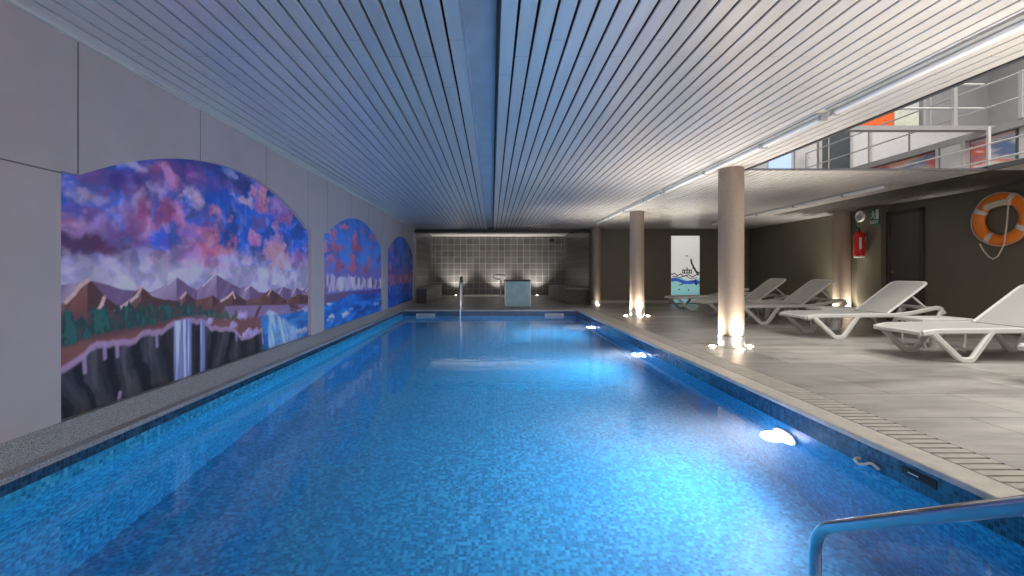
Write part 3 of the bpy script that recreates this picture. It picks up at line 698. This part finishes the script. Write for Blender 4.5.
for k in range(4):
    a = math.radians(232+k*6); a2 = a+math.radians(6)
    b.poly([(.1015*math.cos(a), .1015*math.sin(a), .15), (.1015*math.cos(a2), .1015*math.sin(a2), .15), (.1015*math.cos(a2), .1015*math.sin(a2), .40), (.1015*math.cos(a), .1015*math.sin(a), .40)])
b.build('label_sticker', M['offwhite'], e)
b = MB(); b.box(.09, .12, -.03, .03, .3, .42); b.build('wall_bracket', M['steel'], e)

s_ = empty('wall_speaker', (fx, 9.93, 2.24)); tag(s_, 'round white wall speaker above the fire extinguisher', 'speaker')
Rx = Matrix.Rotation(-PI/2, 4, 'Y')
b = MB(); b.lathe([(.085, 0), (.12, .0), (.12, .03), (.105, .045), (.085, .04), (.085, 0)], 32, Rx); b.build('rim', M['offwhite'], s_, True)
b = MB(); b.lathe([(0, .03), (.085, .02), (.085, 0), (0, 0)], 32, Rx); b.build('grille', M['rail'], s_, True)

g_ = empty('exit_sign', (fx-.012, 9.56, 2.18)); tag(g_, 'green and white exit sign with running figure beside the dark door', 'exit sign')
b = MB(); b.box(-.004, .012, -.115, .115, -.17, .17, .002); b.build('sign_board', M['green'], g_)
b = MB(); b.box(-.007, -.004, -.105, -.035, -.045, .155); b.build('door_pictogram', M['offwhite'], g_)
b = MB()
b.cyl(0, 0, 0, .004, .018, 14, M=Matrix.Translation((-.005, .038, .125)) @ Rx)
for pts, w in (([(.035, .10), (.03, .03)], .030), ([(.03, .09), (.07, .06), (.085, .075)], .012), ([(.03, .09), (-.01, .07), (-.02, .045)], .012), ([(.03, .03), (0, .0), (.01, -.045)], .016), ([(.03, .03), (.055, -.005), (.09, -.02)], .016)):
    b.sweep([(-.007, y, z) for y, z in pts], rr(w, .004, .001), (1, 0, 0))
b.build('running_figure', M['offwhite'], g_)
def text(s, size, loc, rot, mat, parent, name='lettering', ext=.002, align='CENTER'):
    c = bpy.data.curves.new(name, 'FONT'); c.body = s; c.size = size; c.extrude = ext; c.align_x = align; c.align_y = 'CENTER'; c.materials.append(mat)
    t0 = bpy.data.objects.new('t', c); COL.objects.link(t0); bpy.context.view_layer.update()
    me = bpy.data.meshes.new_from_object(t0.evaluated_get(bpy.context.evaluated_depsgraph_get())); bpy.data.objects.remove(t0)
    if not me.materials: me.materials.append(mat)
    o = bpy.data.objects.new(name, me); COL.objects.link(o); o.location = loc; o.rotation_euler = rot; o.parent = parent; return o
text('EXIT', .105, (-.007, 0, -.112), (PI/2, 0, -PI/2), M['offwhite'], g_)

# lifebuoy on the right wall
LY, LZ = 7.44+.03, 1.86
LY = 450/61.9
lb = empty('lifebuoy', (XR-.07, LY, LZ)); tag(lb, 'orange lifebuoy with pale bands hanging on the dark right wall', 'lifebuoy')
R0, r0 = .340, .092
def ringpt(a, rad, off=0): return (off, rad*math.cos(a), rad*math.sin(a))
b = MB(); b.sweep([ringpt(2*PI*k/64, R0) for k in range(64)], [(r0*math.cos(2*PI*k/16), .06*math.sin(2*PI*k/16)) for k in range(16)], (1, 0, 0), True); b.build('ring', M['orange'], lb, True)
for k in range(4):
    a0 = math.radians(28+90*k)
    b = MB(); b.sweep([ringpt(a0+math.radians(q), R0) for q in range(-6, 7, 2)], [((r0+.005)*math.cos(2*PI*j/16), .065*math.sin(2*PI*j/16)) for j in range(16)], (1, 0, 0)); b.build('band', M['offwhite'], lb, True)
b = MB()
pts = []
for k in range(4):
    a0 = 28+90*k; 
    seg = []
    for q in range(0, 91, 6):
        t_ = q/90; rad = R0+r0-.012+.014*math.sin(PI*t_); a = math.radians(a0+q)
        seg.append(Vector(ringpt(a, rad, -.03)))
    if k == 1 or k == 0: pass
    b.tube(seg, .0075, 8, (1, 0, 0))
b.tube([(-.055, -.16+.0, .27), (-.08, -.165, .2), (-.085, -.15, -.1), (-.085, -.11, -.42), (-.08, -.02, -.60), (-.08, .05, -.64), (-.075, .12, -.60), (-.07, .20, -.5), (-.06, .27, -.38)], .010, 8)
b.build('grab_rope', M['rope'], lb, True)
b = MB()
for k in range(3): b.sweep([(-.07-.004*k, -.18+.36*q/8, .195+.03*k-.03*((q/8-.5)**2)*4*.6+.05*(1-q/8)) for q in range(9)], [(.026*math.cos(2*PI*j/8), .021*math.sin(2*PI*j/8)) for j in range(8)])
b.build('coiled_rope', M['rope'], lb, True)
b = MB(); b.box(-.02, .07, -.02, .02, .22, .25); b.build('wall_hook', M['black'], lb)

# ------------------------------------------------------------------ painted panel on the end wall
ys = np.linspace(5.78, 6.69, 100); zs = np.linspace(.03, 2.18, 220)
X, Z = np.meshgrid(ys, zs, indexing='ij'); u = (X-5.78)/.91
C = np.zeros(X.shape+(3,))+S(232, 230, 226); C = mixc(C, S(246, 244, 240), ss(1.4, 2.0, Z))
wv = .80+.05*np.sin(u*7)+.04*(fbm(u*6, Z*0, 5)-.5)
C = mixc(C, S(150, 205, 206), ss(.01, -.01, Z-wv)); C = mixc(C, S(110, 180, 196), ss(.5, .2, Z)*.6)
bt = .76-.10*u+.03*np.sin(u*9); C = mixc(C, S(52, 92, 190), ss(.065, .045, np.abs(Z-bt)+(fbm(u*9, Z*9, 8)-.5)*.05))
def stroke(C, pts, w, col=(38, 34, 48)):
    for (a0, z0), (a1, z1) in zip(pts, pts[1:]):
        px = a0+.0; dx, dz = (a1-a0)*.91, z1-z0; L2 = dx*dx+dz*dz+1e-9
        t_ = np.clip((((u-a0)*.91)*dx+(Z-z0)*dz)/L2, 0, 1); d = np.hypot((u-a0)*.91-t_*dx, Z-z0-t_*dz); C = mixc(C, S(*col), ss(w, w*.5, d))
    return C
for pts, w in (([(.0, .93), (.12, .98), (.2, .9), (.33, .95), (.45, .88), (.6, .93), (.75, .86), (.95, .95)], .014), ([(.05, .88), (.3, .84), (.5, .9), (.7, .8), (.9, .83)], .012),
               ([(.95, .93), (.85, 1.08), (.72, 1.3), (.7, 1.42)], .026), ([(.84, 1.1), (.76, 1.14)], .016), ([(.85, 1.05), (1., .98)], .02), ([(.4, .98), (.72, .98), (.72, 1.08), (.4, 1.08), (.4, .98)], .014), ([(.56, .98), (.56, 1.16)], .014), ([(.47, 1.0), (.47, 1.06)], .02), ([(.64, 1.0), (.64, 1.06)], .02),
               ([(.5, 1.54), (.6, 1.53)], .012), ([(.3, .6), (.4, .63)], .014), ([(.25, .45), (.3, .46)], .012), ([(.6, .46), (.62, .42)], .012), ([(.88, .62), (.86, .75)], .03)):
    C = stroke(C, pts, w*1.5)
P = np.stack([X, np.full_like(X, -.016+YB-.002), Z], -1)
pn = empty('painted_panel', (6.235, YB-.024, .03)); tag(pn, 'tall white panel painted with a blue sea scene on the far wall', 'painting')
o = grid_obj('painting', P-np.array([6.235, YB, .03]), C, M['glow_mural']); o.parent = pn  # emission added to the paint for brightness; no lamp stands behind
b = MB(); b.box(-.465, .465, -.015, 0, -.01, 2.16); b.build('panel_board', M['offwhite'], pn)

# ------------------------------------------------------------------ alcove things
def bench(x0, x1, label):
    r = empty('stone_bench', ((x0+x1)/2, YB, 0)); tag(r, label, 'bench', 'benches along the alcove sides'); w = (x1-x0)/2
    b = MB(); b.box(-w, w, -.12, 4.3, 0, .46); b.build('bench_body', M['bench'], r)
    b = MB(); b.box(-w-.001, w+.001, -.13, -.12, 0, .462); b.build('front_panel', M['bench_f'], r)
    b = MB(); b.box(-w-.015, w+.015, -.13, 4.3, .462, .49, .004); b.build('bench_top', M['bench'], r)
bench(AX0+.20, -2.10, 'grey stone bench along the left side of the tiled alcove')
bench(2.36, AX1-.02, 'larger grey stone bench along the right side of the tiled alcove')
b = MB(); b.box(AX0, AX0+.18, YB-.0, 19.9, 0, .46); struct(b.build('trim_6', M['bench']))

p_ = empty('teal_pedestal', (.76, 13.45, 0)); tag(p_, 'square teal pedestal unit with dark top at the far end of the pool', 'pedestal')
b = MB(); b.box(-.36, .36, -.2, .2, .0, .74, .01); b.build('cabinet_body', M['teal'], p_)
b = MB(); b.box(-.385, .385, -.225, .225, .74, .785, .008); b.build('cabinet_top', M['black'], p_)
for q in (-.37, .37):
    b = MB(); b.box(q-.01, q+.01, -.205, .205, 0, .74); b.build('side_trim', M['steel'], p_)

h_ = empty('grab_rail', (.27, 13.9, 0)); tag(h_, 'bent steel grab rail behind the teal pedestal', 'handrail')
b = MB(); b.tube(rounded([(0, 0, 0), (0, 0, .80), (-.19, 0, .80), (-.22, 0, .93), (.12, 0, .93), (.12, -.25, .90)], .06), .022, 10, (0, 1, 0)); b.build('rail_tube', M['chrome'], h_, True)
b = MB(); b.cyl(0, 0, 0, .012, .045, 16); b.build('floor_flange', M['chrome'], h_)

h_ = empty('pool_handrail', (-.83, 12.3, 0)); tag(h_, 'arched steel handrail at the far end of the pool, seen edge on', 'handrail', 'handrails into the pool')
b = MB(); b.tube(rounded([(0, 0, 0), (0, 0, .60), (0, -.03, .80), (0, -.20, .86), (0, -.45, .74), (0, -.52, .2), (0, -.52, -.7)], .12), .03, 12, (1, 0, 0)); b.build('rail_tube', M['chrome'], h_, True)
b = MB(); b.lathe([(0, .03), (.034, .03), (.05, .004), (.05, 0), (0, 0)], 16); b.build('floor_flange', M['steel'], h_)
b = MB(); b.tube([(0, -.03, .72), (0, -.06, .82), (0, -.16, .865)], .037, 12, (1, 0, 0)); b.build('grip', M['black'], h_, True)

b = MB(); b.box(-1.2, .6, 18.0, 19.3, 0, .05, .01)
tag(b.build('low_step', M['white_panel']), 'low pale step at the foot of the tiled back wall', 'step')
for x, w in ((-1.56, 'left'), (.25, 'middle'), (1.95, 'right')):
    f = empty('floor_spotlight', (x, 19.45, 0)); tag(f, {'left': 'spotlight at the foot of the alcove wall near the left bench', 'middle': 'spotlight at the foot of the alcove wall behind the low step', 'right': 'spotlight at the foot of the alcove wall near the right bench'}[w], 'floor light', 'spotlights at the alcove wall')
    b = MB(); b.lathe([(.05, .002), (.055, .02), (.07, .018), (.072, 0)], 20); b.build('bezel', M['steel'], f, True)
    b = MB(); b.lathe([(0, .03), (.05, .012)], 16); b.build('lens', M['lamp_floor'], f)
    spot((x, 19.45, .06), (x, 19.9, 1.4), 110, (1, .94, .86), 1.7, .9, .04, name='uplight')
b = MB(); b.box(XL, XL+.04, 14.25, 14.33, 1.95, 2.2, .008); b.box(XL+.04, XL+.07, 14.27, 14.31, 1.80, 2.1, .008)
tag(b.build('wall_lamp', M['offwhite']), 'small white wall fitting past the farthest mural', 'wall fitting')
b = MB(); b.box(2.55, 2.75, YA-.14, YA, 2.36, 2.5, .01)
tag(b.build('loudspeaker', M['black']), 'small black box speaker high in the right corner of the alcove', 'speaker')

# ------------------------------------------------------------------ pool fittings
for x in (-1.77, 1.66):
    r = empty('pool_inlet', (x, PY1, -.125)); tag(r, 'white rectangular inlet at the far waterline, '+('left' if x < 0 else 'right')+' one of the two', 'pool inlet', 'white inlets in the far pool wall')
    b = MB(); b.box(-.25, .25, -.016, -.005, -.05, .03, .004); b.build('face_plate', M['offwhite'], r)
    b = MB(); b.box(-.2, .2, -.018, -.016, -.035, .015); b.build('flap', M['coping'], r)
r = empty('skimmer_opening', (PX1, 2.365, -.072)); tag(r, 'black rectangular skimmer mouth in the right pool wall above the water', 'skimmer')
b = MB(); b.box(-.009, -.004, -.095, .095, -.022, .022); b.build('skimmer_mouth', M['dark'], r)
b = MB(); b.box(-.011, -.008, .0, .06, -.006, -.001); b.build('flap', M['steel'], r)
b = MB(); b.tube(rounded([(PX1-.006, 2.74, -.13), (PX1-.05, 2.74, -.13), (PX1-.055, 2.70, -.15), (PX1-.05, 2.66, -.135), (PX1-.02, 2.65, -.12), (PX1-.01, 2.60, -.14)], .02), .008, 8)
tag(b.build('rope_hook', M['offwhite'], None, True), 'small white curled hook on the right pool wall near the skimmer', 'hook')
POOLC = (.69, .81, 1.0)
for k, y in enumerate((3.45, 6.65, 9.85)):
    z = -.46
    f = empty('pool_light', (PX1, y, z)); tag(f, ('nearest', 'second', 'farthest')[k]+' glowing round underwater light on the right pool wall', 'pool light', 'underwater lights in the right pool wall')
    Rx_ = Matrix.Rotation(-PI/2, 4, 'Y')
    b = MB(); b.lathe([(.115, .002), (.115, .02), (.14, .018), (.145, 0)], 28, Rx_); b.build('bezel', M['steel'], f, True)
    b = MB(); b.lathe([(0, .075), (.05, .068), (.09, .045), (.115, .012)], 28, Rx_); b.build('lens', M['lamp_pool'], f, True)
    spot((PX1-.10, y, z), (PX1-3, y, z-.25), 275, POOLC, 3.1, 1, .08, name='pool_lamp')

# near handrail going down into the water
h_ = empty('pool_handrail', (1.30, .35, 0)); tag(h_, 'thick steel handrail in the near corner, sloping down into the water', 'handrail', 'handrails into the pool')
b = MB(); b.tube(rounded([(.06, -.1, 0), (.06, -.1, .84), (.055, .1, .86), (.0, 1.46, -.03), (0, 1.46, -.9)], .10, 7), .0225, 20, (1, 0, 0)); b.build('rail_tube', M['chrome'], h_, True)
b = MB(); b.lathe([(0, .02), (.03, .02), (.05, .004), (.05, 0), (0, 0)], 16, Matrix.Translation((.06, -.1, 0))); b.build('floor_flange', M['steel'], h_)

# ------------------------------------------------------------------ upper gallery seen through the opening
GZ = 4.0; GX = 10.3; GYB = 9.34
b = MB(); b.box(GX+.15, GX+.27, -1, 15.2, ZC, GZ-.14); struct(b.build('wall_gallery_side', M['up_white']))
b = MB(); b.box(GX, 16.6, -1, 15.2, GZ-.14, GZ); struct(b.build('floor_gallery', M['beam']))
b = MB(); b.box(3.4, 16.6, 15.0, 15.2, ZC, 8.6); struct(b.build('wall_gallery_far', M['up_white']))
b = MB(); b.box(16.4, 16.6, -1, 15.0, GZ, 8.6); struct(b.build('wall_gallery_right', M['up_grey']))
b = MB(); b.box(1.5, 16.6, -1.0, 15.2, 8.6, 8.7); struct(b.build('ceiling_gallery', M['up_white']))
b = MB(); b.box(1.4, 1.5, -1.0, 15.2, ZC+.06, 8.6); struct(b.build('wall_gallery_left', M['up_white']))
b = MB(); b.box(VX1+.02, GX+.15, YN, 15.2, ZC+.061, ZC+.075); b.box(1.5, VX1+.02, VY+.4, 15.2, ZC+.046, ZC+.06); struct(b.build('floor_mezzanine', M['beam']))
b = MB(); b.box(7.0, 16.4, GYB, GYB+.16, GZ-.04, GZ+.05); struct(b.build('trim_7', M['beam']), 'grey beam crossing the upper gallery opening', 'beam')
# far gallery wall features, s = 30 px per metre
def gx(px): return (px-492)/30
def gz(py): return 1+(272.5-py)/30
def wallbox(name, mat, x0, x1, ytop, ybot, label, cat, dep=.04):
    b = MB(); b.box(gx(x0), gx(x1), 14.99-dep, 14.99, gz(ybot), gz(ytop)); return tag(b.build(name, M[mat]), label, cat)
o = wallbox('gallery_doorway', 'up_dark', 820, 848, 118, 178, 'dark doorway in the upper gallery wall', 'doorway')
b = MB()
for px in (818.5, 849.5): b.box(gx(px)-.05, gx(px)+.05, 14.9, 15, gz(178), gz(116))
b.box(gx(827), gx(828), 14.94, 14.96, gz(178), gz(118)); b.build('door_frame', M['rail'], o)
wallbox('blue_window', 'pool_glow', 768, 790, 150, 178, 'bright blue lit window at the far end of the upper gallery', 'window')
o = wallbox('gallery_door', 'up_white', 794, 815, 135, 178, 'white door with lever handle in the upper gallery', 'door', .06)
b = MB(); b.box(gx(805), gx(806), 14.86, 14.94, gz(166), gz(157)); b.box(gx(805), gx(809), 14.86, 14.9, gz(158), gz(157)); b.build('door_handle', M['steel'], o)
wallbox('orange_panel', 'up_orange', 860, 892, 100, 127, 'orange wall panel seen above the gallery beam', 'panel', .05)
wallbox('cream_panel', 'up_cream', 893, 917, 112, 127, 'pale cream wall panel beside the orange one on the gallery', 'panel', .05)
o = wallbox('grey_partition', 'up_grey', 919, 984, 55, 127, 'grey panelled partition on the upper gallery', 'partition', .12)
b = MB()
for px in (920.5, 926): b.box(gx(px)-.03, gx(px)+.03, 14.84, 14.88, gz(127), gz(60))
b.build('panel_frame', M['rail'], o)
b = MB(); b.box(gx(908.4), gx(909.2), 14.96, 15, gz(170), gz(130)); tag(b.build('panel_joint', M['joint']), 'thin dark vertical joint in the white gallery wall', 'joint')
# pictures on the gallery side wall (X = 10.45): position along Y from the photo column
def gy(px): return 450*(GX+.15)/(px-492)
def swirl(Y, Z, seed):
    n = fbm(Y*1.1+Z*1.8, Z*2.6-Y*.5, seed, 5); n2 = fbm(Y*1.6-Z*2, Z*3.2+3, seed+9, 5)
    C = np.zeros(Y.shape+(3,))+S(92, 112, 150); C = mixc(C, S(176, 172, 176), ss(.4, .55, n)); C = mixc(C, S(190, 96, 88), ss(.44, .54, n2)); C = mixc(C, S(214, 150, 124), ss(.50, .62, n)*.8); C = mixc(C, S(214, 206, 200), ss(.6, .7, n2)*.9)
    return C
for a, c, seed, lab in ((850, 940, 300, 'wide blue and pink swirling picture below the gallery edge'), (972, 1017, 320, 'pink swirling picture beside the far right post of the lower gallery rail')):
    ya, yb = gy(c), gy(a); Yg, Zg = np.meshgrid(np.linspace(ya, yb, 140), np.linspace(ZC+.1, GZ-.16, 90), indexing='ij')
    r = empty('gallery_picture', (GX+.15, ya, ZC+.1)); tag(r, lab, 'picture', 'pictures on the gallery wall')
    Cc = swirl(Yg*.9, Zg, seed)
    if seed == 300: Cc = mixc(Cc, S(70, 90, 140), ss(12.2, 13.3, Yg)*.8)
    o = grid_obj('canvas', np.stack([np.full_like(Yg, -.032), Yg-ya, Zg-ZC-.1], -1), Cc, M['mural']); o.parent = r
    b = MB(); b.box(-.03, 0, -.03, yb-ya+.03, -.02, GZ-.16-ZC-.1+.02); b.build('picture_frame', M['up_dark'], r)
# pilasters
b = MB(); b.box(GX+.02, GX+.15, gy(967.5), gy(946), ZC+.08, GZ-.14); struct(b.build('trim_8', M['up_white']))
b = MB()
for px in (943, 970): b.box(GX, GX+.15, gy(px)-.03, gy(px)+.03, ZC+.08, GZ-.14)
struct(b.build('trim_9', M['rail']))
# railings
def railing(label, posts, rails, r=.022, edge=None):
    o = empty('gallery_railing', posts[0][0]); tag(o, label, 'railing', 'gallery railings'); base = Vector(posts[0][0])
    for p0, h in posts:
        b = MB(); q = Vector(p0)-base; pw = .018 if 'lower' in label else .035; b.box(q.x-pw, q.x+pw, q.y-pw, q.y+pw, q.z, q.z+h, .006); b.build('post', M['rail'], o)
    for a, c in rails:
        b = MB(); b.tube([Vector(a)-base, Vector(c)-base], r, 10); b.build('rail_bar', M['rail'], o, True)
def yat(px, X): return 450*X/(px-492)
railing('grey railing along the upper gallery edge, highest in view', [((GX, yat(p, GX), GZ), .93) for p in (807, 870, 1022)],
        [((GX, 4.5, GZ+h), (GX, 14.75, GZ+h)) for h in (.42, .90)], .018)
railing('grey railing standing on the crossing gallery beam', [((9.65, GYB+.05, GZ+.05), .9), ((7.2, GYB+.05, GZ+.05), .9)], [((7.0, GYB+.05, GZ+h), (GX-.04, GYB+.05, GZ+h)) for h in (.42, .92)])
LX = 6.92
railing('lower grey railing along the right side of the ceiling opening', [((LX, y_, ZC+.05), .58) for y_ in (2.4, 6.27, 9.2)],
        [((LX, 1.2, 1+LX/q), (LX, 9.2, 1+LX/q)) for q in (4.43, 3.87)], .012)

# ------------------------------------------------------------------ lights of the building
def area(name, loc, sx, sy, energy, col, rot=(0, 0, 0)):
    l = bpy.data.lights.new(name, 'AREA'); l.shape = 'RECTANGLE'; l.size = sx; l.size_y = sy; l.energy = energy; l.color = col
    o = bpy.data.objects.new(name, l); COL.objects.link(o); o.location = loc; o.rotation_euler = rot; return o
area('gallery_lamp', (5.6, 2.0, 8.5), 6, 5, 900, (1, .96, .9))
area('gallery_lamp', (12.5, 10.0, 8.5), 5, 7, 420, (1, .96, .92))
w = bpy.data.worlds.new('dusk'); SC.world = w; w.use_nodes = True
bg = w.node_tree.nodes['Background']; bg.inputs['Color'].default_value = (.94, .84, .83, 1); bg.inputs['Strength'].default_value = 1.9

# ------------------------------------------------------------------ camera
cam = bpy.data.cameras.new('camera'); co = bpy.data.objects.new('camera', cam); COL.objects.link(co); SC.camera = co
co.location = (0, 0, 1.0); co.rotation_euler = (PI/2, 0, 0)
cam.sensor_width = 36; cam.lens = 450/1024*36; cam.shift_x = 20/1024; cam.shift_y = -15.5/1024; cam.clip_start = .02
vs = SC.view_settings; vs.view_transform = 'Standard'; vs.look = 'None'; vs.gamma = 1; vs.use_curve_mapping = False; vs.exposure = 0.22
try:
    SC.cycles.use_denoising = True; SC.cycles.max_bounces = 10; SC.cycles.transmission_bounces = 6; SC.cycles.diffuse_bounces = 5; SC.cycles.glossy_bounces = 4
except Exception: pass
